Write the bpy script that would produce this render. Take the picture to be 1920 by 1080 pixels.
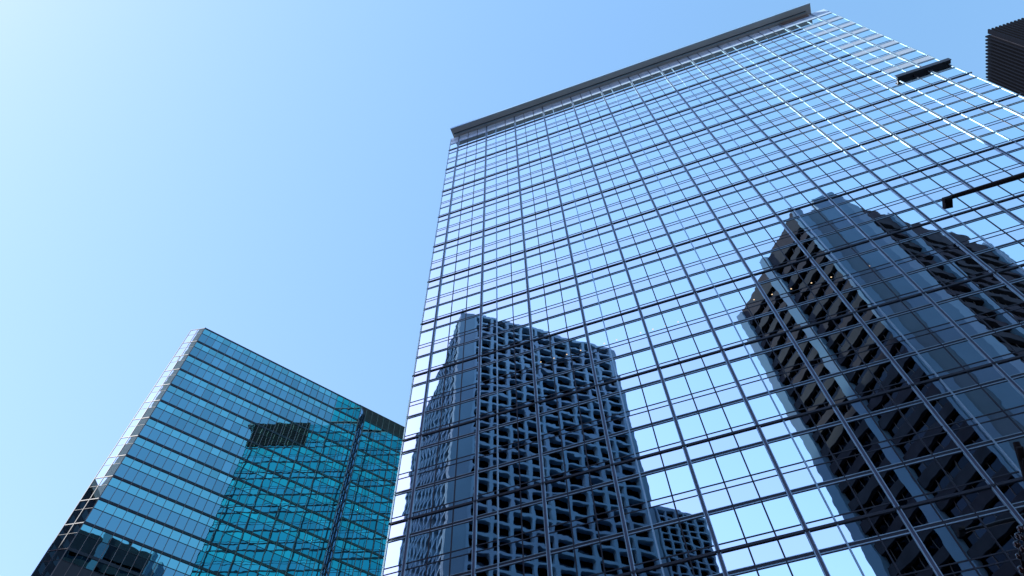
import bpy, math, random
from mathutils import Vector, Matrix
random.seed(7)
R = math.radians
sc = bpy.context.scene
for o in list(bpy.data.objects):
    bpy.data.objects.remove(o)

# ------------------------------------------------------------------ camera
CAM = Vector((17.503, -32.458, 1.6))
cam = bpy.data.cameras.new('camera')
cam.sensor_width = 36.0
cam.lens = 25.398
cam.clip_start = 0.05
cam.clip_end = 8000
camo = bpy.data.objects.new('camera', cam)
sc.collection.objects.link(camo)
YAW, PITCH, ROLL = -0.29906, 1.03918, 0.04118
fwd = Vector((math.sin(YAW) * math.cos(PITCH), math.cos(YAW) * math.cos(PITCH), math.sin(PITCH)))
rgt = Vector((math.cos(YAW), -math.sin(YAW), 0))
dwn = fwd.cross(rgt)
c_, s_ = math.cos(ROLL), math.sin(ROLL)
ax, ay = c_ * rgt + s_ * dwn, -s_ * rgt + c_ * dwn
camo.matrix_world = Matrix(((ax.x, -ay.x, -fwd.x, CAM.x), (ax.y, -ay.y, -fwd.y, CAM.y),
                            (ax.z, -ay.z, -fwd.z, CAM.z), (0, 0, 0, 1)))
sc.camera = camo

# ------------------------------------------------------------------ sky and sun
SUN_AZ, SUN_EL = -130.0, 45.0          # azimuth from +Y towards +X
w = bpy.data.worlds.new('World')
sc.world = w
w.use_nodes = True
nt = w.node_tree
bg = nt.nodes['Background']
sky = nt.nodes.new('ShaderNodeTexSky')
sky.sky_type = 'NISHITA'
sky.sun_disc = False
sky.sun_elevation = R(SUN_EL)
sky.sun_rotation = R(SUN_AZ)
sky.altitude = 0
sky.air_density = 1.2
sky.dust_density = 0.3
sky.ozone_density = 4.0
bg.inputs['Strength'].default_value = 0.15
sep = nt.nodes.new('ShaderNodeSeparateColor')
com = nt.nodes.new('ShaderNodeCombineColor')
nt.links.new(sky.outputs[0], sep.inputs[0])
for i, (k, g) in enumerate(((1.06, 0.98), (1.26, 0.68), (1.26, 0.80))):   # softer contrast of the hazy tropical sky
    p = nt.nodes.new('ShaderNodeMath'); p.operation = 'POWER'; p.inputs[1].default_value = g
    q = nt.nodes.new('ShaderNodeMath'); q.operation = 'MULTIPLY'; q.inputs[1].default_value = k
    nt.links.new(sep.outputs[i], p.inputs[0]); nt.links.new(p.outputs[0], q.inputs[0]); nt.links.new(q.outputs[0], com.inputs[i])
nt.links.new(com.outputs[0], bg.inputs[0])
sund = bpy.data.lights.new('sun', 'SUN')
sund.energy = 2.4
sund.angle = R(0.5)
sund.color = (1.0, 0.97, 0.92)
suno = bpy.data.objects.new('sun', sund)
sc.collection.objects.link(suno)
sdir = Vector((math.sin(R(SUN_AZ)) * math.cos(R(SUN_EL)), math.cos(R(SUN_AZ)) * math.cos(R(SUN_EL)), math.sin(R(SUN_EL))))
suno.rotation_euler = sdir.to_track_quat('Z', 'Y').to_euler()
suno.location = sdir * 400
sc.view_settings.view_transform = 'Standard'
sc.view_settings.look = 'None'
sc.view_settings.gamma = 1
sc.view_settings.exposure = 1.3
sc.cycles.max_bounces = 10
sc.cycles.glossy_bounces = 6
sc.cycles.diffuse_bounces = 3
sc.cycles.caustics_reflective = False

# ------------------------------------------------------------------ materials
def mat(name):
    m = bpy.data.materials.new(name)
    m.use_nodes = True
    return m, m.node_tree, m.node_tree.nodes['Principled BSDF']

def plain(name, col, rough=0.6, metal=0.0, vary=0.12, scale=0.6, spec=0.5):
    m, t, b = mat(name)
    b.inputs['Roughness'].default_value = rough
    b.inputs['Metallic'].default_value = metal
    b.inputs['Specular IOR Level'].default_value = spec
    tc = t.nodes.new('ShaderNodeTexCoord')
    no = t.nodes.new('ShaderNodeTexNoise')
    no.inputs['Scale'].default_value = scale
    no.inputs['Detail'].default_value = 5
    rp = t.nodes.new('ShaderNodeValToRGB')
    rp.color_ramp.elements[0].position = 0.3
    rp.color_ramp.elements[1].position = 0.7
    rp.color_ramp.elements[0].color = (*[c * (1 - vary) for c in col], 1)
    rp.color_ramp.elements[1].color = (*[min(1, c * (1 + vary)) for c in col], 1)
    t.links.new(tc.outputs['Object'], no.inputs['Vector'])
    t.links.new(no.outputs['Fac'], rp.inputs[0])
    t.links.new(rp.outputs[0], b.inputs['Base Color'])
    return m

def mirror_glass(name, col, wave=0.002, wscale=1.3, rough=0.01, vary=0.05, stretch=(1, 1, 1)):
    """coated reflective glazing: every pane slightly bowed and slightly different in tint"""
    m, t, b = mat(name)
    N, L = t.nodes.new, t.links.new
    b.inputs['Metallic'].default_value = 1.0
    b.inputs['Roughness'].default_value = rough
    tc = N('ShaderNodeTexCoord')
    geo = N('ShaderNodeNewGeometry')
    mul = N('ShaderNodeMath'); mul.operation = 'MULTIPLY'; mul.inputs[1].default_value = 137.0
    L(geo.outputs['Random Per Island'], mul.inputs[0])
    com = N('ShaderNodeCombineXYZ')
    for i in range(3):
        L(mul.outputs[0], com.inputs[i])
    mp = N('ShaderNodeMapping')
    mp.inputs['Scale'].default_value = stretch
    L(tc.outputs['Object'], mp.inputs['Vector'])
    add = N('ShaderNodeVectorMath'); add.operation = 'ADD'
    L(mp.outputs[0], add.inputs[0]); L(com.outputs[0], add.inputs[1])
    no = N('ShaderNodeTexNoise')
    no.inputs['Scale'].default_value = wscale
    no.inputs['Detail'].default_value = 1.0
    no.inputs['Roughness'].default_value = 0.35
    L(add.outputs[0], no.inputs['Vector'])
    bp = N('ShaderNodeBump')
    bp.inputs['Strength'].default_value = 1.0
    bp.inputs['Distance'].default_value = wave
    L(no.outputs['Fac'], bp.inputs['Height'])
    L(bp.outputs[0], b.inputs['Normal'])
    rp = N('ShaderNodeValToRGB')
    rp.color_ramp.elements[0].color = (*[c * (1 - vary) for c in col], 1)
    rp.color_ramp.elements[1].color = (*[min(1, c * (1 + vary)) for c in col], 1)
    L(geo.outputs['Random Per Island'], rp.inputs[0])
    L(rp.outputs[0], b.inputs['Base Color'])
    return m

M = dict(
    vision=mirror_glass('vision_glass', (0.76, 0.94, 0.97), 0.0021, 0.95, vary=0.02),
    spandrel=mirror_glass('spandrel_glass', (0.78, 0.87, 0.92), 0.0020, 1.1, vary=0.02),
    side=mirror_glass('dimmed_side_glass', (0.04, 0.42, 0.41), 0.003, 0.9, vary=0.08),  # front glazing with a darkened tint, so the bright western sky reflects dimmer
    side_s=mirror_glass('dimmed_side_spandrel_glass', (0.07, 0.42, 0.44), 0.003, 0.9, vary=0.08),  # spandrel panes, reflection dimmed in the colour likewise
    head=plain('pale_head_panel', (0.48, 0.66, 0.78), 0.35, 0.0, 0.04),
    teal=mirror_glass('teal_glass', (0.16, 0.37, 0.43), 0.0026, 0.9, vary=0.16),
    teal_s=mirror_glass('teal_spandrel_glass', (0.18, 0.49, 0.51), 0.0026, 0.9, vary=0.18),
    chamfer=mirror_glass('chamfer_glass', (0.44, 0.70, 0.75), 0.0008, 0.9, vary=0.04),
    notch=mirror_glass('deep_blue_glass', (0.10, 0.30, 0.46), 0.0006, 0.9, vary=0.15),
    alu=plain('pale_aluminium', (0.32, 0.50, 0.60), 0.42, 0.6, 0.05),
    channel=plain('grey_channel', (0.10, 0.12, 0.17), 0.5, 0.5, 0.05),
    westlouvre=plain('black_louvre', (0.006, 0.007, 0.010), 0.8, 0.0, 0.2, 3.0, 0.1),
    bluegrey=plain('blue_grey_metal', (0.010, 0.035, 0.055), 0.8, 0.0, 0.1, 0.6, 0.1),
    bronze=plain('grey_brown_metal', (0.20, 0.17, 0.165), 0.5, 0.3, 0.1),
    dark=plain('dark_anodised_metal', (0.016, 0.026, 0.042), 0.5, 0.2, 0.2),
    darkstone=plain('dark_cladding', (0.018, 0.020, 0.028), 0.45, 0.0, 0.3, 0.2),
    cream=plain('cream_panel', (0.36, 0.46, 0.54), 0.4, 0.0, 0.04),
    soffit=plain('grey_soffit_panel', (0.56, 0.58, 0.55), 0.7, 0.1, 0.05, 0.3),
    louvre=plain('brown_louvre', (0.060, 0.052, 0.052), 0.6, 0.1, 0.2, 3.0),
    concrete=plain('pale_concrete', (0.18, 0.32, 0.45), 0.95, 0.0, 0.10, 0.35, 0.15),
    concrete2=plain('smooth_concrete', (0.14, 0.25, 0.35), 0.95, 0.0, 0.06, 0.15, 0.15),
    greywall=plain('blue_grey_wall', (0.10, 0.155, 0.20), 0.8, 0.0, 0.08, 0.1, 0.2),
    brownst=plain('brown_granite', (0.034, 0.037, 0.048), 0.9, 0.0, 0.2, 0.5, 0.1),
    darkglass=mirror_glass('dark_glass', (0.008, 0.012, 0.018), 0.002, 0.8, 0.04, 0.4),
    roof=plain('roof_grey', (0.25, 0.25, 0.25), 0.9, 0.0, 0.15),
    asphalt=plain('asphalt', (0.05, 0.05, 0.052), 0.9, 0.0, 0.25, 2.0),
    paving=plain('paving', (0.16, 0.16, 0.16), 0.85, 0.0, 0.2, 1.2),
    paint=plain('road_paint', (0.75, 0.75, 0.72), 0.7, 0.0, 0.05),
    finm=plain('blue_black_fin', (0.002, 0.0035, 0.007), 0.7, 0.0, 0.2, 0.6, 0.08),
    black=plain('black_metal', (0.015, 0.015, 0.018), 0.45, 0.3, 0.2),
    lens=plain('lamp_glass', (0.65, 0.68, 0.7), 0.2, 0.0, 0.03),
    bulb=plain('dark_red_bulb', (0.015, 0.004, 0.004), 0.08, 0.0, 0.1),
    bark=plain('dark_bark', (0.010, 0.008, 0.008), 0.9, 0.0, 0.4, 18.0, 0.2),
    beige=plain('beige_render', (0.42, 0.35, 0.28), 0.8, 0.0, 0.1),
)

lampm, _t, _b = mat('warm_lamp')
_b.inputs['Base Color'].default_value = (0.8, 0.6, 0.4, 1)
_b.inputs['Emission Color'].default_value = (1.0, 0.66, 0.34, 1)
_b.inputs['Emission Strength'].default_value = 0.45
M['lamp'] = lampm

# ------------------------------------------------------------------ builders
COL = sc.collection
def tag(o, label=None, cat=None, group=None, kind=None):
    if label: o['label'] = label
    if cat: o['category'] = cat
    if group: o['group'] = group
    if kind: o['kind'] = kind
    return o

def empty(name, loc=(0, 0, 0)):
    o = bpy.data.objects.new(name, None)
    COL.objects.link(o)
    o.location = loc
    o.empty_display_size = 2
    return o

class MB:
    """collects polygons with material slots, and links them as ONE mesh object"""
    def __init__(s):
        s.v, s.f, s.m, s.sm = [], [], [], []
    def poly(s, pts, m=0, smooth=False):
        b = len(s.v)
        s.v += [tuple(p) for p in pts]
        s.f.append(tuple(range(b, b + len(pts)))); s.m.append(m); s.sm.append(smooth)
    def box8(s, p, m=0):
        b = len(s.v)
        s.v += [tuple(q) for q in p]
        for f in ((0, 3, 2, 1), (4, 5, 6, 7), (0, 1, 5, 4), (1, 2, 6, 5), (2, 3, 7, 6), (3, 0, 4, 7)):
            s.f.append(tuple(b + i for i in f)); s.m.append(m); s.sm.append(False)
    def prism(s, base, z0, z1, m=0):
        """extruded footprint given counter-clockwise"""
        n = len(base); b = len(s.v)
        s.v += [(x, y, z0) for x, y in base] + [(x, y, z1) for x, y in base]
        s.f.append(tuple(b + i for i in reversed(range(n)))); s.f.append(tuple(b + n + i for i in range(n)))
        for i in range(n):
            j = (i + 1) % n
            s.f.append((b + i, b + j, b + n + j, b + n + i))
        s.m += [m] * (n + 2); s.sm += [False] * (n + 2)
    def tube(s, pts, rad, n=10, m=0, smooth=True, caps=True):
        rings = []
        for i, p in enumerate(pts):
            p = Vector(p)
            d = (Vector(pts[min(i + 1, len(pts) - 1)]) - Vector(pts[max(i - 1, 0)])).normalized()
            a = d.orthogonal().normalized() if i == 0 else (rings[-1][1] - d * rings[-1][1].dot(d)).normalized()
            bb = d.cross(a)
            r = rad[i] if isinstance(rad, (list, tuple)) else rad
            k = len(s.v)
            for j in range(n):
                t = 2 * math.pi * j / n
                s.v.append(tuple(p + (a * math.cos(t) + bb * math.sin(t)) * r))
            rings.append((k, a))
        for i in range(len(rings) - 1):
            k0, k1 = rings[i][0], rings[i + 1][0]
            for j in range(n):
                s.f.append((k0 + j, k0 + (j + 1) % n, k1 + (j + 1) % n, k1 + j)); s.m.append(m); s.sm.append(smooth)
        if caps:
            s.f.append(tuple(rings[0][0] + j for j in reversed(range(n)))); s.m.append(m); s.sm.append(False)
            s.f.append(tuple(rings[-1][0] + j for j in range(n))); s.m.append(m); s.sm.append(False)
    def ball(s, c, r, m=0, nu=12, nv=8, sq=(1, 1, 1)):
        b = len(s.v); c = Vector(c)
        for i in range(nv + 1):
            t = math.pi * i / nv
            for j in range(nu):
                u = 2 * math.pi * j / nu
                s.v.append((c.x + r * sq[0] * math.sin(t) * math.cos(u), c.y + r * sq[1] * math.sin(t) * math.sin(u), c.z + r * sq[2] * math.cos(t)))
        for i in range(nv):
            for j in range(nu):
                s.f.append((b + i * nu + j, b + (i + 1) * nu + j, b + (i + 1) * nu + (j + 1) % nu, b + i * nu + (j + 1) % nu))
                s.m.append(m); s.sm.append(True)
    def build(s, name, mats, parent=None, kind=None):
        me = bpy.data.meshes.new(name)
        me.from_pydata(s.v, [], s.f)
        if not isinstance(mats, (list, tuple)): mats = [mats]
        for m in mats: me.materials.append(m)
        me.polygons.foreach_set('material_index', s.m)
        me.polygons.foreach_set('use_smooth', s.sm)
        me.update()
        o = bpy.data.objects.new(name, me)
        COL.objects.link(o)
        if parent is not None:
            o.parent = parent
            me.transform(Matrix.Translation(-parent.location))
        if kind: o['kind'] = kind
        return o

class Face:
    """a vertical facade plane: u runs along it, o points outwards, z up"""
    def __init__(s, ox, oy, du, out):
        s.o = Vector((ox, oy, 0)); s.u = Vector((*du, 0)).normalized(); s.n = Vector((*out, 0)).normalized()
        s.flip = s.u.cross(Vector((0, 0, 1))).dot(s.n) < 0
    def p(s, u, o, z):
        q = s.o + s.u * u + s.n * o
        return (q.x, q.y, z)
    def box(s, mb, u0, u1, o0, o1, z0, z1, m=0):
        P = [s.p(u0, o0, z0), s.p(u1, o0, z0), s.p(u1, o1, z0), s.p(u0, o1, z0),
             s.p(u0, o0, z1), s.p(u1, o0, z1), s.p(u1, o1, z1), s.p(u0, o1, z1)]
        if not s.flip: P = [P[i] for i in (1, 0, 3, 2, 5, 4, 7, 6)]
        mb.box8(P, m)
    def quad(s, mb, u0, u1, o, z0, z1, m=0, tilt=0.0):
        a, b, c, d = (random.uniform(-tilt, tilt) for _ in range(4)) if tilt else (0, 0, 0, 0)
        # pane stays planar: tilt about both axes
        tx, tz = a, b
        P = [s.p(u0, o - tx - tz, z0), s.p(u1, o + tx - tz, z0), s.p(u1, o + tx + tz, z1), s.p(u0, o - tx + tz, z1)]
        if s.flip: P.reverse()
        mb.poly(P, m)

def px(p):
    """where a world point lands in the picture (only used to rank panes by apparent size)"""
    d = Vector(p) - CAM
    z = d.dot(fwd)
    return (0.5 + 0.7055 * d.dot(ax) / z, 0.5 + 1.2542 * d.dot(ay) / z, z) if z > 0 else (9, 9, 1e9)

def emit(units, name, mats, parent, limit=100):
    """units: list of (point, MB). The ones that show largest become parts, the rest one stuff part"""
    sc_ = []
    for p, mb in units:
        x, y, z = px(p)
        vis = -0.03 < x < 1.03 and -0.03 < y < 1.03
        sc_.append((0 if vis else 1, z, mb))
    sc_.sort(key=lambda t: (t[0], t[1]))
    for _, _, mb in sc_[:limit]:
        mb.build(name, mats, parent)
    rest = MB()
    for _, _, mb in sc_[limit:]:
        b = len(rest.v)
        rest.v += mb.v; rest.f += [tuple(b + i for i in f) for f in mb.f]; rest.m += mb.m; rest.sm += mb.sm
    if rest.f:
        rest.build(name, mats, parent, kind='stuff')

# ------------------------------------------------------------------ ground
def ground():
    g = MB()
    n, rad = 64, 3500
    g.poly([(rad * math.cos(2 * math.pi * i / n), rad * math.sin(2 * math.pi * i / n), 0) for i in range(n)])
    tag(g.build('ground', M['paving']), kind='structure')
    r = MB()
    r.poly([(-600, -24, 0.004), (600, -24, 0.004), (600, -10, 0.004), (-600, -10, 0.004)])
    tag(r.build('road', M['asphalt']), kind='structure')
    k = MB()
    for y0, y1 in ((-10, -9.7), (-24.3, -24)):
        k.box8([(-600, y0, 0), (600, y0, 0), (600, y1, 0), (-600, y1, 0), (-600, y0, .13), (600, y0, .13), (600, y1, .13), (-600, y1, .13)])
    tag(k.build('kerb', M['paving']), kind='structure')
    p = MB()
    for i in range(-60, 60):
        x = i * 6.0
        p.poly([(x, -17.07, 0.008), (x + 2.5, -17.07, 0.008), (x + 2.5, -16.93, 0.008), (x, -16.93, 0.008)])
    tag(p.build('road_marking', M['paint']), kind='structure')
ground()

# ------------------------------------------------------------------ main curtain wall tower
FH, Z0, BAY = 3.9164, 107.31, 4.5
def tower_face(par, F, u_edges, heavies, silvers, rows, ztop, zoneu=None, limit=100, zrow0=-1, zoneN=7, glass=None, pale=None):
    """u_edges: all pane lines; heavies/silvers: which lines are wide / pale; zoneu: start of the pale top-right zone"""
    umin, umax = u_edges[0], u_edges[-1]
    glass = glass or [M["vision"], M["spandrel"]]
    drk = pale or M["dark"]
    pale = pale or M["alu"]
    zb = Z0 - rows * FH
    win, spa = [], []
    def zone(u, n): return zoneu is not None and u > zoneu - .01 and n < zoneN
    # bays between heavies
    lines = [umin] + [u for u in heavies if umin < u < umax] + [umax]
    for a, b in zip(lines, lines[1:]):
        es = [u for u in u_edges if a - .01 <= u <= b + .01]
        if len(es) < 2: continue
        for n in range(zrow0, rows):
            zt = Z0 - n * FH                       # the transom on top of this storey
            top = ztop if n == zrow0 else zt
            w_, s_ = MB(), MB()
            for p0, p1 in zip(es, es[1:]):
                cream = 2 if n == zrow0 else (1 if zone(p0, n) else 0)
                if n > zrow0:
                    F.quad(w_, p0 + .045, p1 - .045, 0.0, zt - .515 * FH, zt - .12, 0, .0016)
                    F.quad(w_, p0 + .045, p1 - .045, 0.0, zt - .63 * FH, zt - .535 * FH, 1, .0006)
                sp_top = zt - .65 * FH if n > zrow0 else ztop - .05
                F.quad(s_, p0 + .045, p1 - .045, 0.0 if not cream else .012, zt - FH + .215, sp_top, cream, .0010)
            if w_.f: win.append((F.p((a + b) / 2, 0, zt - .3 * FH), w_))
            spa.append((F.p((a + b) / 2, 0, zt - .8 * FH), s_))
    emit(win, 'window', glass, par, limit)
    emit(spa, 'spandrel_panel', [glass[1], M['cream'], M['head'] if zoneu is not None else glass[1]], par, limit)
    # storey transoms: two pale lips with a dark channel between
    for n in range(zrow0 + 1, rows + 1):
        z = Z0 - n * FH
        t = MB()
        F.box(t, umin, umax, -.05, .012, z - .02, z + .18, 1)
        F.box(t, umin - .08, umax + .08, -.05, .026, z + .175, z + .215, 0)
        F.box(t, umin - .08, umax + .08, -.05, .034, z - .07, z - .01, 0)
        F.box(t, umin, umax, -.05, .015, z - .125, z - .065, 1)
        t.build('transom', [pale, drk], par)
        # glazing bars in the storey above this transom
        for fr, dp, hh in ((.525, .022, .07), (.64, .022, .065)):
            zz = Z0 - (n - 1) * FH - fr * FH
            even = (n - 1) % 2 == 0
            g = MB()
            if fr == .64 and even:
                ue = zoneu if (zoneu is not None and n - 1 < zoneN) else umax + .25
                F.box(g, umin - .10, ue, -.05, .075, zz - .08, zz + .08, 1)
                if ue < umax: F.box(g, ue, umax + .1, -.05, .05, zz - .05, zz + .05, 0)
                g.build('sun_fin', [pale, drk], par)
            else:
                ue = zoneu if (zoneu is not None and n - 1 < zoneN) else umax
                F.box(g, umin, ue, -.05, dp, zz - hh / 2, zz + hh / 2, 1)
                if ue < umax: F.box(g, ue, umax, -.05, .035, zz - hh / 2, zz + hh / 2, 0)
                g.build('glazing_bar', [pale, drk], par)
    # verticals
    for u in u_edges:
        m = MB()
        if u in heavies:
            for a, b in ((-.120, -.075), (.075, .120)):
                F.box(m, u + a, u + b, -.05, .075, zb, ztop, 0)
            F.box(m, u - .075, u + .075, -.05, .045, zb, ztop, 2)
        elif u in silvers:
            F.box(m, u - .045, u + .045, -.05, .055, zb, ztop, 0)
        elif u in (umin, umax):
            F.box(m, u - .05, u + .05, -.05, .055, zb, ztop, 0)
        elif zoneu is not None and u > zoneu:
            zz = Z0 - (zoneN + .66) * FH
            F.box(m, u - .04, u + .04, -.05, .055, zz, ztop, 0)
            F.box(m, u - .035, u + .035, -.05, .035, zb, zz, 1)
        else:
            F.box(m, u - .035, u + .035, -.05, .035, zb, ztop, 1)
        m.build('mullion', [pale, drk, M['channel'] if pale is M['alu'] else drk], par)

def main_tower():
    t = empty('office_tower', (0, 0, 0))
    tag(t, 'tallest tower, mirror glass reflecting sky and two buildings, with a grey projecting cornice', 'office tower')
    XL, XR, ZT = -1.4, 56.0, Z0 + 3.0
    D1, D2 = 11.0, 34.0
    # dark core so nothing shows through the joints
    c = MB()
    c.prism([(XL + .06, .06), (XR - .06, .06), (XR - .06, D2), (XL + .06, D2)], 0, ZT - 1.0, 0)
    c.build('core_wall', M['darkstone'], t)
    front = Face(0, 0, (1, 0), (0, -1))
    edges = [XL] + [i * 1.5 for i in range(0, 37)] + [XR]
    hv = [i * 4.5 for i in range(13)]
    sv = [i * 4.5 + 1.5 for i in (1, 3, 5, 7, 9, 11)]
    tower_face(t, front, edges, hv, sv, 26, ZT, zoneu=51.0)
    # west side
    west = Face(XL, 0, (0, 1), (-1, 0))
    edges = [0.02] + [1.2 + i * 1.5 for i in range(0, 22)] + [D2]
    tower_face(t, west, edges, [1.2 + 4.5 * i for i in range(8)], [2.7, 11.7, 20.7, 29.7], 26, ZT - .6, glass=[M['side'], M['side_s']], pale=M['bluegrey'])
    # plain louvred plant screen along the head of the west side
    l = MB()
    west.box(l, .2, 10.8, .02, .10, Z0 - 3.4, ZT - .1, 0)
    for i in range(12):
        west.box(l, .2, 10.8, .10, .14, Z0 - 3.2 + i * .48, Z0 - 3.05 + i * .48, 1)
    for i in range(8):
        west.box(l, .2 + i * 1.5, .28 + i * 1.5, .10, .18, Z0 - 3.4, ZT - .1, 2)
    l.build('plant_screen', [M['westlouvre'], M['westlouvre'], M['louvre']], t)
    # taller rear volume
    r = MB()
    rw = Face(XL + .0, 14.5, (0, 1), (-1, 0))
    r.prism([(XL + .05, 14.5), (XR, 14.5), (XR, D2), (XL + .05, D2)], ZT - .9, ZT + 17, 1)
    for k in range(4):
        for i in range(13):
            rw.quad(r, .05 + i * 1.5, 1.45 + i * 1.5, 0, ZT + .2 + k * 4.0, ZT + 3.8 + k * 4.0, 0, .001)
    for k in range(5):
        rw.box(r, 0, D2 - 14.5, -.02, .12, ZT - .1 + k * 4.0, ZT + .12 + k * 4.0, 1)
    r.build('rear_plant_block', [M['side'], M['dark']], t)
    # other two sides and roof
    e = Face(XR, 0, (0, 1), (1, 0))
    b = MB()
    for n in range(-1, 26):
        for i in range(22):
            e.quad(b, .05 + i * 1.52, 1.5 + i * 1.52, 0, Z0 - (n + 1) * FH + .1, Z0 - n * FH - .1 - (1.4 if n < 0 else 0), 0, .001)
        e.box(b, 0, 33.5, -.05, .1, Z0 - (n + 1) * FH - .1, Z0 - (n + 1) * FH + .1, 1)
    b.build('side_wall', [M['vision'], M['dark']], t)
    rf = MB()
    rf.prism([(XL + .1, .1), (XR - .1, .1), (XR - .1, 14.4), (XL + .1, 14.4)], ZT - .95, ZT - .75, 0)
    rf.build('roof', M['roof'], t)
    # cornice: lower soffit, then a bigger outer frame with a shadow gap
    f = front
    k = MB()
    zc = Z0 + 2.95
    x0, x1 = -.95, 54.25
    f.box(k, x0 + .25, x1 - .7, .0, .46, zc, zc + .55, 0)
    f.box(k, x0 + .25, x1 - .7, .46, .62, zc + .40, zc + .58, 1)
    f.box(k, x0, x1, .62, 1.42, zc + .12, zc + .60, 0)
    f.box(k, x0, x0 + .25, -.3, .62, zc + .12, zc + .60, 0)
    f.box(k, x1 - .7, x1, -.3, .62, zc + .12, zc + .60, 0)
    f.box(k, x0 - .04, x1 + .04, 1.42, 1.47, zc + .10, zc + .62, 2)
    f.box(k, x0 + .28, x1 - .74, .42, .49, zc - .03, zc + .02, 2)
    k.build('cornice', [M['soffit'], M['dark'], M['alu']], t)
    # bare louvre strip under the right end of the cornice
    v = MB()
    for i in range(9):
        f.box(v, 49.7, 53.6, .0, .10, zc - .95 + i * .11, zc - .90 + i * .11, i % 2)
    v.build('vent_strip', [M['bronze'], M['beige']], t)
    # small warm ceiling lamps seen in the windows of one storey
    for u in (9.58, 10.65, 11.69, 12.80, 14.68, 15.65, 17.54, 18.49, 19.48, 20.43, 26.17, 27.51, 28.91, 30.39, 31.82, 34.54):
        q = MB()
        zz = Z0 - 15.44 * FH
        q.poly([f.p(u + .055 * math.cos(i * math.pi / 5), .012, zz + .055 * math.sin(i * math.pi / 5)) for i in range(10)])
        q.build('ceiling_lamp', M['lamp'], t)
    # projecting dark ledge near the right edge
    g = MB()
    zl = Z0 - 7.66 * FH
    f.box(g, 50.85, 56.25, .0, .40, zl - .05, zl + .22, 0)
    f.box(g, 50.80, 56.30, .40, .45, zl - .10, zl + .55, 0)
    g.build('ledge', M['dark'], t)
    return t
main_tower()

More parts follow.
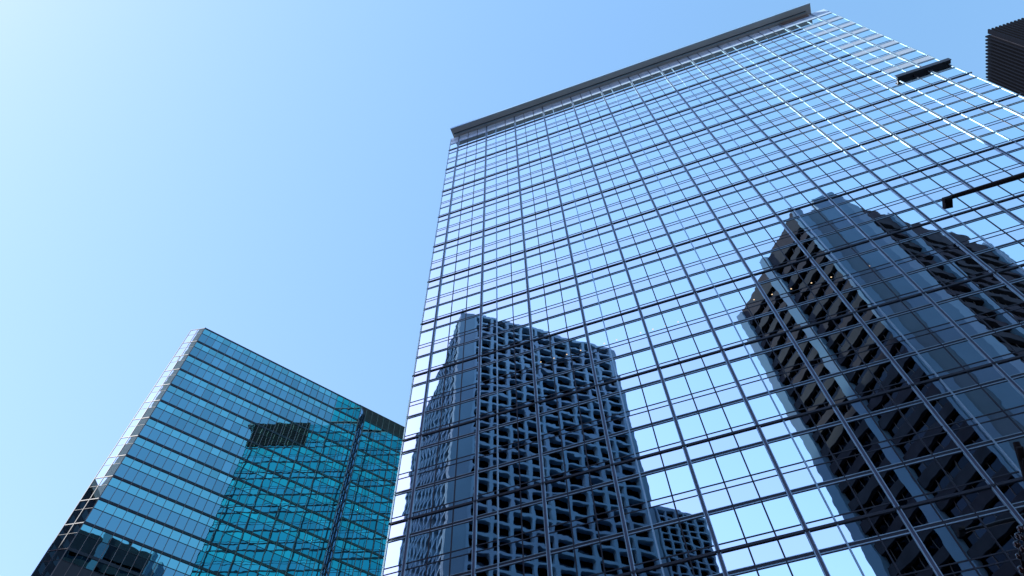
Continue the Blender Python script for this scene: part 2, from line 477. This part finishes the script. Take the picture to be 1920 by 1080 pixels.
# ------------------------------------------------------------------ teal tower on the left
def teal_tower():
    O = Vector((-39.45, 6.73)); d = Vector((.5805, .8142)); n = Vector((.8142, -.5805))
    t = empty('office_tower', (O.x, O.y, 0))
    tag(t, 'shorter teal glass tower with dark storey bands at lower left', 'office tower')
    PW, BH, ZR = .99, 3.1219, 86.25
    rows = 26
    darkrow = 12.38
    front = Face(O.x, O.y, d, n)
    def facade(F, cols, ztop, first, units, glass, row_off=0.0, u0=0, proud=.06, limit_rows=rows, trim=2):
        """cols panes wide"""
        for r in range(limit_rows):
            z = ztop - r * BH
            for c in range(cols):
                mb = MB()
                dz = z - .40 * BH
                dark1 = r + .4 > darkrow and r > 12
                dark0 = r > darkrow
                F.quad(mb, u0 + c * PW + .02, u0 + (c + 1) * PW - .02, 0, dz, z - .16, 3 if dark0 else glass + 1, .0008)
                F.quad(mb, u0 + c * PW + .02, u0 + (c + 1) * PW - .02, 0, z - BH + .12, dz, 3 if (dark0 or r == 12) else glass, .0010)
                units.append((F.p(u0 + (c + .5) * PW, 0, z - .5 * BH), mb))
    mats = [M['teal'], M['teal_s'], M['chamfer'], M['darkstone'], M['notch']]
    units = []
    facade(front, 25, ZR, 0, units, 0)
    # chamfer: two narrow panes
    cd = (-d - n).normalized(); cn = (n - d).normalized()
    CW = 2.05
    ch = Face(O.x, O.y, cd, cn)
    sv = PW
    for r in range(rows):
        z = ZR - r * BH
        for c in range(2):
            mb = MB()
            a, b = c * CW / 2 + .03, (c + 1) * CW / 2 - .03
            m_ = 3 if r > 12 else 2
            ch.quad(mb, a, b, 0, z - .40 * BH, z - .12, m_, .0010)
            ch.quad(mb, a, b, 0, z - BH + .10, z - .40 * BH, m_, .0010)
            units.append((ch.p((a + b) / 2, 0, z - .5 * BH), mb))
    # notch wall and recessed face
    E = O + d * 25 * PW
    rec = 2.02
    nd = (d - n).normalized(); nn = (d + n).normalized()
    no = Face(E.x, E.y, nd, nn)
    for r in range(rows):
        z = ZR - r * BH
        for c in range(2):
            mb = MB()
            a, b = c * rec / 2 + .03, (c + 1) * rec / 2 - .03
            no.quad(mb, a, b, 0, z - .40 * BH, z - .14, 4 if r <= 12 else 3, .0008)
            no.quad(mb, a, b, 0, z - BH + .12, z - .40 * BH, 4 if r <= 12 else 3, .0008)
            units.append((no.p((a + b) / 2, 0, z - .5 * BH), mb))
    G = E + nd * rec
    re = Face(G.x, G.y, d, n)
    ru = []
    facade(re, 11, ZR - .78, 0, ru, 0)
    units += ru
    emit(units, 'window', mats, t, 100)
    # storey bands and glazing bars
    zb = ZR - rows * BH
    for r in range(rows + 1):
        z = ZR - r * BH
        b = MB()
        h = .16 if r else .11
        front.box(b, 0, 25 * PW, -.05, .05, z - h, z + h, 0)
        ch.box(b, 0, CW, -.05, .03, z - .06, z + .06, 0)
        no.box(b, 0, rec, -.05, .03, z - h, z + h, 0)
        b.build('storey_band', [M['dark'], M['bronze']], t)
        b = MB()
        z -= .78
        re.box(b, 0, 11 * PW, -.05, .05, z - h, z + h, 0)
        b.build('storey_band', [M['dark'], M['bronze']], t)
    for r in range(rows):
        z = ZR - r * BH - .40 * BH
        b = MB()
        front.box(b, 0, 25 * PW, -.05, .03, z - .03, z + .03, 0)
        ch.box(b, 0, CW, -.05, .02, z - .02, z + .02, 0)
        no.box(b, 0, rec, -.05, .02, z - .03, z + .03, 0)
        re.box(b, 0, 11 * PW, -.05, .03, z - .78 - .03, z - .78 + .03, 0)
        b.build('glazing_bar', [M['dark']], t)
    for c in range(26):
        b = MB()
        wd = .03 if 0 < c < 25 else .045
        front.box(b, c * PW - wd, c * PW + wd, -.05, .075, zb, ZR + .12, 0)
        b.build('mullion', [M['bronze']], t)
    for c in range(1, 3):
        b = MB()
        ch.box(b, c * CW / 2 - .035, c * CW / 2 + .035, -.05, .04, zb, ZR + .08, 1)
        no.box(b, c * rec / 2 - .03, c * rec / 2 + .03, -.05, .04, zb, ZR, 1)
        b.build('mullion', [M['bronze'], M['dark']], t)
    for c in range(0, 12):
        b = MB()
        re.box(b, c * PW - .03, c * PW + .03, -.05, .075, zb, ZR + 1.75, 0)
        b.build('mullion', [M['bronze']], t)
    # louvred head of the recessed part
    l = MB()
    re.box(l, -1.35, 11 * PW, -.6, .03, ZR - .76, ZR + 1.78, 0)
    for i in range(13):
        re.box(l, -1.3, 11 * PW, .03, .06, ZR - .70 + i * .19, ZR - .62 + i * .19, 0)
    re.box(l, -1.35, 11 * PW, -.6, .10, ZR + 1.78, ZR + 1.86, 1)
    l.build('plant_louvre', [M['louvre'], M['bronze']], t)
    # body and roof
    P = [O + cd * CW, O, E, G, G + d * 11 * PW, G + d * 11 * PW - n * 22, O + cd * CW - n * 20]
    P = [(q.x, q.y) for q in P]
    cx = sum(q[0] for q in P) / 7; cy = sum(q[1] for q in P) / 7
    P = [(q[0] + (cx - q[0]) * .006, q[1] + (cy - q[1]) * .006) for q in P]
    area = sum(P[i][0] * P[(i + 1) % 7][1] - P[(i + 1) % 7][0] * P[i][1] for i in range(7))
    if area < 0: P.reverse()
    b = MB()
    b.prism(P, 0, ZR - .3)
    b.build('core_wall', M['darkstone'], t)
    return t
teal_tower()

# ------------------------------------------------------------------ dark finned tower, far right
def fin_tower():
    x0, y0, zt = 118.6, 40.0, 181.6
    t = empty('office_tower', (x0, y0, 0))
    tag(t, 'blue black finned tower cut off by the upper right edge', 'office tower')
    b = MB()
    b.prism([(x0, y0), (x0 + 42, y0), (x0 + 42, y0 + 40), (x0, y0 + 40)], 0, zt - 1.2)
    b.build('core_wall', M['darkstone'], t)
    south = Face(x0, y0, (1, 0), (0, -1)); west = Face(x0, y0, (0, 1), (-1, 0))
    sp = .86
    for i in range(49):
        f = MB()
        south.box(f, i * sp - .17, i * sp + .17, -.3, .75, 8, zt, 0)
        f.build('fin', M['finm'], t)
    for i in range(1, 46):
        f = MB()
        west.box(f, i * sp - .17, i * sp + .17, -.3, .75, 8, zt, 0)
        f.build('fin', M['finm'], t)
    return t
fin_tower()

# ------------------------------------------------------------------ concrete grid tower behind the camera (mirrored in the glass)
def grid_face(par, F, u0, cols, pitch, zt, rows, fh, depth=1.25, th=.55, sill=.55, top=.9):
    """deep precast frames: piers and spandrels with sloping sills in front of dark glass"""
    g = MB()
    zb = zt - top - rows * fh
    W = cols * pitch
    for c in range(cols + 1):
        F.box(g, u0 + c * pitch - th / 2, u0 + c * pitch + th / 2, -depth, .0, zb, zt, 0)
    F.box(g, u0 + th / 2, u0 + W - th / 2, -depth, -.02, zt - top, zt, 0)
    for r in range(1, rows + 1):
        z = zt - top - r * fh
        for c in range(cols):
            a, b = u0 + c * pitch + th / 2, u0 + (c + 1) * pitch - th / 2
            # spandrel with a sloping underside and chamfered corners
            P = [F.p(a, -.02, z), F.p(b, -.02, z), F.p(b, -.02, z + sill), F.p(a, -.02, z + sill),
                 F.p(a, -depth, z + .30), F.p(b, -depth, z + .30), F.p(b, -depth, z + sill + .15), F.p(a, -depth, z + sill + .15)]
            if not F.flip:
                idx = [4, 5, 1, 0, 7, 6, 2, 3]
            else:
                idx = [5, 4, 0, 1, 6, 7, 3, 2]
            g.box8([P[i] for i in idx], 0)
            for (ua, ub) in ((a, a + .24), (b, b - .24)):
                tri = [F.p(ua, -.025, z + .01), F.p(ub, -.025, z + .01), F.p(ua, -.025, z - .24)]
                tri2 = [F.p(ua, -depth + .1, z + .29), F.p(ub, -depth + .1, z + .29), F.p(ua, -depth + .1, z - .24)]
                g.poly(tri); g.poly([tri[1], tri[2], tri2[2], tri2[1]])
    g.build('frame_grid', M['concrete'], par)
    wv = MB()
    for r in range(rows):
        for c in range(cols):
            F.quad(wv, u0 + c * pitch, u0 + (c + 1) * pitch, -depth + .02, zt - top - (r + 1) * fh, zt - top - r * fh, 0, .002)
    wv.build('glazing', M['darkglass'], par)

def grid_tower():
    P1, P2, P3 = Vector((-44.28, -79.61)), Vector((-19.54, -48.07)), Vector((10.34, -70.36))
    ZR = 141.6
    t = empty('concrete_tower', (P2.x, P2.y, 0))
    tag(t, 'pale concrete tower with deep egg crate grid, mirrored in the tallest tower', 'concrete tower')
    d = (P3 - P2).normalized(); n = Vector((-d.y, d.x)); L = (P3 - P2).length
    d2 = (P1 - P2).normalized(); L2 = (P1 - P2).length
    n2 = Vector((-d2.y, d2.x)); 
    if n2.dot(P2 - P3) < 0: n2 = -n2
    if n.dot(P2 - P1) < 0: n = -n
    right = Face(P2.x, P2.y, d, n); left = Face(P2.x, P2.y, d2, n2)
    pitch = 3.62
    c = MB()
    right.box(c, 0, 3.4, -1.0, 0, 0, ZR, 0)
    right.box(c, 3.4, 3.6, -1.3, -.1, 0, ZR - .2, 0)
    right.box(c, L - .9, L, -2, 0, 0, ZR, 0)
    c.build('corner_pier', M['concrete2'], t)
    grid_face(t, right, 3.6, 9, pitch, ZR, 34, 2.95)
    grid_face(t, left, 1.3, 11, (L2 - 1.6) / 11, ZR - .1, 34, 2.95)
    b = MB()
    q = [P2 - n * 1.3 - n2 * 1.3, P3 - n * 1.3, P3 + d2 * L2 - n2 * .2, P1 - n2 * 1.3]
    q = [(v.x, v.y) for v in q]
    area = sum(q[i][0] * q[(i + 1) % 4][1] - q[(i + 1) % 4][0] * q[i][1] for i in range(4))
    if area < 0: q.reverse()
    b.prism(q, 0, ZR - .9)
    b.build('core_wall', M['darkstone'], t)
    # lower annex with a finer grid
    a = empty('concrete_block', (P3.x, P3.y, 0))
    tag(a, 'low concrete block with a fine window grid, beside the egg crate tower', 'concrete block')
    an = Face(P3.x, P3.y, d, n)
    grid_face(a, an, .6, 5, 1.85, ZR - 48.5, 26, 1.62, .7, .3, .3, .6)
    b = MB()
    an.box(b, .05, 10, -14, -.75, 0, ZR - 49, 0)
    b.build('core_wall', M['darkstone'], a)
grid_tower()

# ------------------------------------------------------------------ granite tower behind the camera (mirrored at right)
def granite_tower():
    P = [Vector(q) for q in ((36.69, -57.18), (50.71, -37.76), (58.57, -37.08), (62.14, -40.83), (85.58, -57.81))]
    ZR = 122.6
    t = empty('office_tower', (P[1].x, P[1].y, 0))
    tag(t, 'dark banded granite tower with pale piers and blank pale corner, mirrored at right', 'office tower')
    cen = Vector((60, -66))
    def face(a, b):
        d = (b - a).normalized(); n = Vector((-d.y, d.x))
        if n.dot((a + b) / 2 - cen) < 0: n = -n
        return Face(a.x, a.y, d, n), (b - a).length
    FHD = 3.6
    def banded(F, a, b, ztop, seed):
        s = MB(); g = MB()
        F.box(s, a, b, -.9, -.15, ztop - 5.2, ztop, 0)
        n = int((ztop - 5.2) / FHD)
        for r in range(n):
            z = ztop - 5.2 - (r + 1) * FHD
            F.box(s, a, b, -.9, -.15, z, z + 1.55, 0)
            k = max(1, int((b - a) / 1.5))
            for i in range(k):
                F.quad(g, a + (b - a) * i / k + .06, a + (b - a) * (i + 1) / k - .06, -.75, z + 1.55, z + FHD, 0, .004)
        k = max(1, int((b - a) / 1.5))
        for i in range(1, k):
            u = a + (b - a) * i / k
            F.box(g, u - .05, u + .05, -.78, -.68, 0, ztop - 5.2, 1)
        s.build('spandrel_band', M['brownst'], t); g.build('glazing', [M['darkglass'], M['louvre']], t)
    F, L = face(P[0], P[1])
    pr = MB()
    F.box(pr, 0, 1.8, -1.5, .25, 0, ZR - 1, 0)
    F.box(pr, 11.6, 13.4, -1.0, .25, 0, ZR + 1.5, 0)
    F.box(pr, L - .45, L, -1.5, .25, 0, ZR + 1.5, 0)
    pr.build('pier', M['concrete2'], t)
    banded(F, 1.8, 11.6, ZR - .5, 1); banded(F, 13.4, L - .45, ZR + .5, 2)
    F, L = face(P[1], P[2])
    cw = MB()
    F.box(cw, .02, 1.45, -1.6, .16, 0, ZR + 1.0, 0)
    F.box(cw, 1.45, 3.9, -1.6, .0, 0, ZR - 2.0, 1)
    F.box(cw, 3.9, L + .1, -1.6, .12, 0, ZR + 1.8, 0)
    F, L = face(P[2], P[3])
    F.box(cw, .1, L, -1.6, .05, 0, ZR + .2, 0)
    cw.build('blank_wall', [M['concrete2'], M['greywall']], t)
    F, L = face(P[3], P[4])
    pr = MB()
    F.box(pr, 6.6, 8.7, -1.0, .25, 0, ZR + .5, 0)
    F.box(pr, L - 1.8, L, -1.5, .25, 0, ZR + .5, 0)
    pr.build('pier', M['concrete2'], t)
    banded(F, .2, 6.6, ZR, 3); banded(F, 8.7, L - 1.8, ZR, 4)
    b = MB()
    q = [P[0] + Vector((1.2, -.4)), P[1] + Vector((.3, -1.6)), P[2] + Vector((-.2, -1.4)), P[3] + Vector((-.6, -1.2)), P[4] + Vector((-1.5, -.6)), Vector((71, -78)), Vector((50, -76))]
    q = [(v.x, v.y) for v in q]
    q.reverse()
    b.prism(q, 0, ZR - 3)
    b.build('core_wall', M['darkstone'], t)
granite_tower()

# ------------------------------------------------------------------ slab tower in the south-west: shades most of the main facade
def slab_tower():
    Q = Vector((-77, -96.5)); e = Vector((-.945, .327)); dp = Vector((-.766, -.643))
    t = empty('office_tower', (Q.x, Q.y, 0))
    tag(t, 'beige slab tower standing south west of the street, shading the tallest tower', 'office tower')
    fp = [Q, Q + e * 30, Q + e * 30 + dp * 18, Q + dp * 18]
    fp = [(v.x, v.y) for v in fp]
    b = MB()
    b.prism(fp, 0, 246, 0)
    b.build('wall', M['beige'], t)
    wg = MB()
    wg.prism([(-76.9, -97), (-90, -108), (-72, -108), (-58.5, -97)], 0, 210, 0)  # unseen block, added to keep sun off the concrete tower's left face
    wg.build('shade_wing', M['beige'], t)
    g = MB()
    F = Face(Q.x, Q.y, e, (.327, .945))
    for r in range(70):
        for i in range(9):
            F.quad(g, i * 3.3 + .6, i * 3.3 + 2.7, .03, r * 3.4 + 3.4, r * 3.4 + 5.2, 0, .002)
    g.build('window', M['darkglass'], t, kind='stuff')
slab_tower()

def west_block():
    t = empty('office_block', (-86, -42, 0))
    tag(t, 'dark brown office block west of the camera, reflected low in the chamfered corner', 'office block')
    b = MB()
    b.prism([(-104, -62), (-78, -62), (-78, -30), (-104, -30)], 0, 104, 0)
    b.build('wall', M['brownst'], t)
    c = MB()
    c.prism([(-104.4, -62.4), (-77.6, -62.4), (-77.6, -29.6), (-104.4, -29.6)], 104, 105.6, 0)
    c.build('parapet', M['beige'], t)
    g = MB()
    for F, W in ((Face(-78, -62, (0, 1), (1, 0)), 32), (Face(-104, -30, (1, 0), (0, 1)), 26)):
        for r in range(29):
            for i in range(int(W / 2.6)):
                F.quad(g, i * 2.6 + .3, i * 2.6 + 2.3, .03, r * 3.5 + 1.4, r * 3.5 + 3.1, 0, .003)
    g.build('window', M['darkglass'], t, kind='stuff')
west_block()

# ------------------------------------------------------------------ floodlight on a long arm
def floodlight():
    y, z = -12.33, 33.18
    t = empty('floodlight_mast', (58, y, 0))
    tag(t, 'black floodlight on a long dark arm entering from the right edge', 'floodlight')
    m = MB()
    m.tube([(58, y, 0), (58, y, 20), (58, y, z + .6)], [.24, .17, .12], 12)
    m.build('pole', M['black'], t)
    a = MB()
    a.tube([(58, y, z + .10), (45, y, z + .04), (33.45, y, z)], [.24, .21, .11], 10)
    a.build('arm', M['black'], t)
    h = MB()
    # flat floodlight head, hung under the end of the arm and reaching away from the camera
    x0, x1 = 33.02, 33.46
    h.box8([(x0 + .05, y - .12, z - .20), (x1 - .03, y - .12, z - .20), (x1, y + .50, z - .16), (x0 + .06, y + .46, z - .16),
            (x0, y - .14, z - .04), (x1, y - .14, z - .04), (x1 + .03, y + .54, z - .02), (x0 + .02, y + .48, z - .02)])
    for i in range(6):
        xx = x0 + .07 + i * .06
        h.box8([(xx, y + .10, z - .23), (xx + .018, y + .10, z - .23), (xx + .018, y + .42, z - .20), (xx, y + .42, z - .20),
                (xx, y + .10, z - .18), (xx + .018, y + .10, z - .18), (xx + .018, y + .42, z - .15), (xx, y + .42, z - .15)])
    hh = h.build('housing', M['black'], t)
    l = MB()
    l.box8([(x0 + .07, y - .10, z - .215), (x1 - .05, y - .10, z - .215), (x1 - .12, y + .10, z - .215), (x0 + .07, y + .02, z - .215),
            (x0 + .07, y - .10, z - .19), (x1 - .05, y - .10, z - .19), (x1 - .12, y + .10, z - .19), (x0 + .07, y + .02, z - .19)])
    l.build('lens', M['lens'], hh)
    c = MB()
    pts = [(x0 - .06 + .085 * math.cos(q), y, z + .02 + .075 * math.sin(q)) for q in [i * math.pi / 8 for i in range(15)]]
    c.tube(pts, .008, 6)
    c.build('cable', M['black'], t)
    k = MB()
    k.tube([(x0 + .08, y, z), (x0 + .08, y, z + .07), (x1 - .04, y, z + .07), (x1 - .04, y, z)], .014, 6)
    k.build('bracket', M['black'], t)
floodlight()

# ------------------------------------------------------------------ trimmed tree wound with small bulbs, bottom right corner
def at(px_, py_, dist):
    """point on the ray through a picture position (in 1920x1080 px) at a distance"""
    f = 1354.55
    v = ax * ((px_ - 960) / f) + ay * ((py_ - 540) / f) + fwd
    return CAM + v.normalized() * dist
def bulb_tree():
    base = at(1990, 1120, 7.5)
    t = empty('street_tree', (base.x, base.y, 0))
    tag(t, 'trimmed dark tree stub wound with small round bulbs in the bottom right corner', 'tree')
    tr = MB()
    p_top = at(1938, 985, 7.5)
    tr.tube([(base.x, base.y, 0), (base.x, base.y, 2.0), tuple(base), tuple(at(1948, 1040, 7.5)), tuple(p_top)], [.16, .14, .13, .12, .06], 12)
    tr.build('trunk', M['bark'], t)
    b = MB()
    b.tube([tuple(at(1942, 1000, 7.5)), tuple(at(1938, 930, 7.55)), tuple(at(1922, 878, 7.6)), tuple(at(1914, 852, 7.62)), tuple(at(1905, 829, 7.64))], [.045, .04, .034, .034, .026], 9)
    b.tube([tuple(at(1917, 862, 7.6)), tuple(at(1912, 838, 7.58))], [.03, .028], 9)
    b.tube([tuple(at(1926, 885, 7.6)), tuple(at(1922, 860, 7.55))], [.03, .022], 9)
    b.build('branch', M['bark'], t)
    for (x, y, r, dd) in ((1914, 992, .026, 7.38), (1909, 1005, .024, 7.37), (1907, 1021, .026, 7.37), (1910, 1043, .022, 7.36), (1916, 1068, .028, 7.33), (1918, 1030, .026, 7.34), (1917, 1008, .024, 7.35)):
        u = MB()
        p = at(x, y, dd)
        u.ball(p, r, 0, 12, 8, (1, 1, 1.25))
        o = u.build('bulb', M['bulb'], t)
    w_ = MB()
    w_.tube([tuple(at(x, y, 7.40)) for x, y in ((1925, 975), (1915, 992), (1911, 1005), (1909, 1021), (1913, 1043), (1918, 1068), (1922, 1095))], .006, 6)
    w_.build('wire', M['black'], t)
bulb_tree()
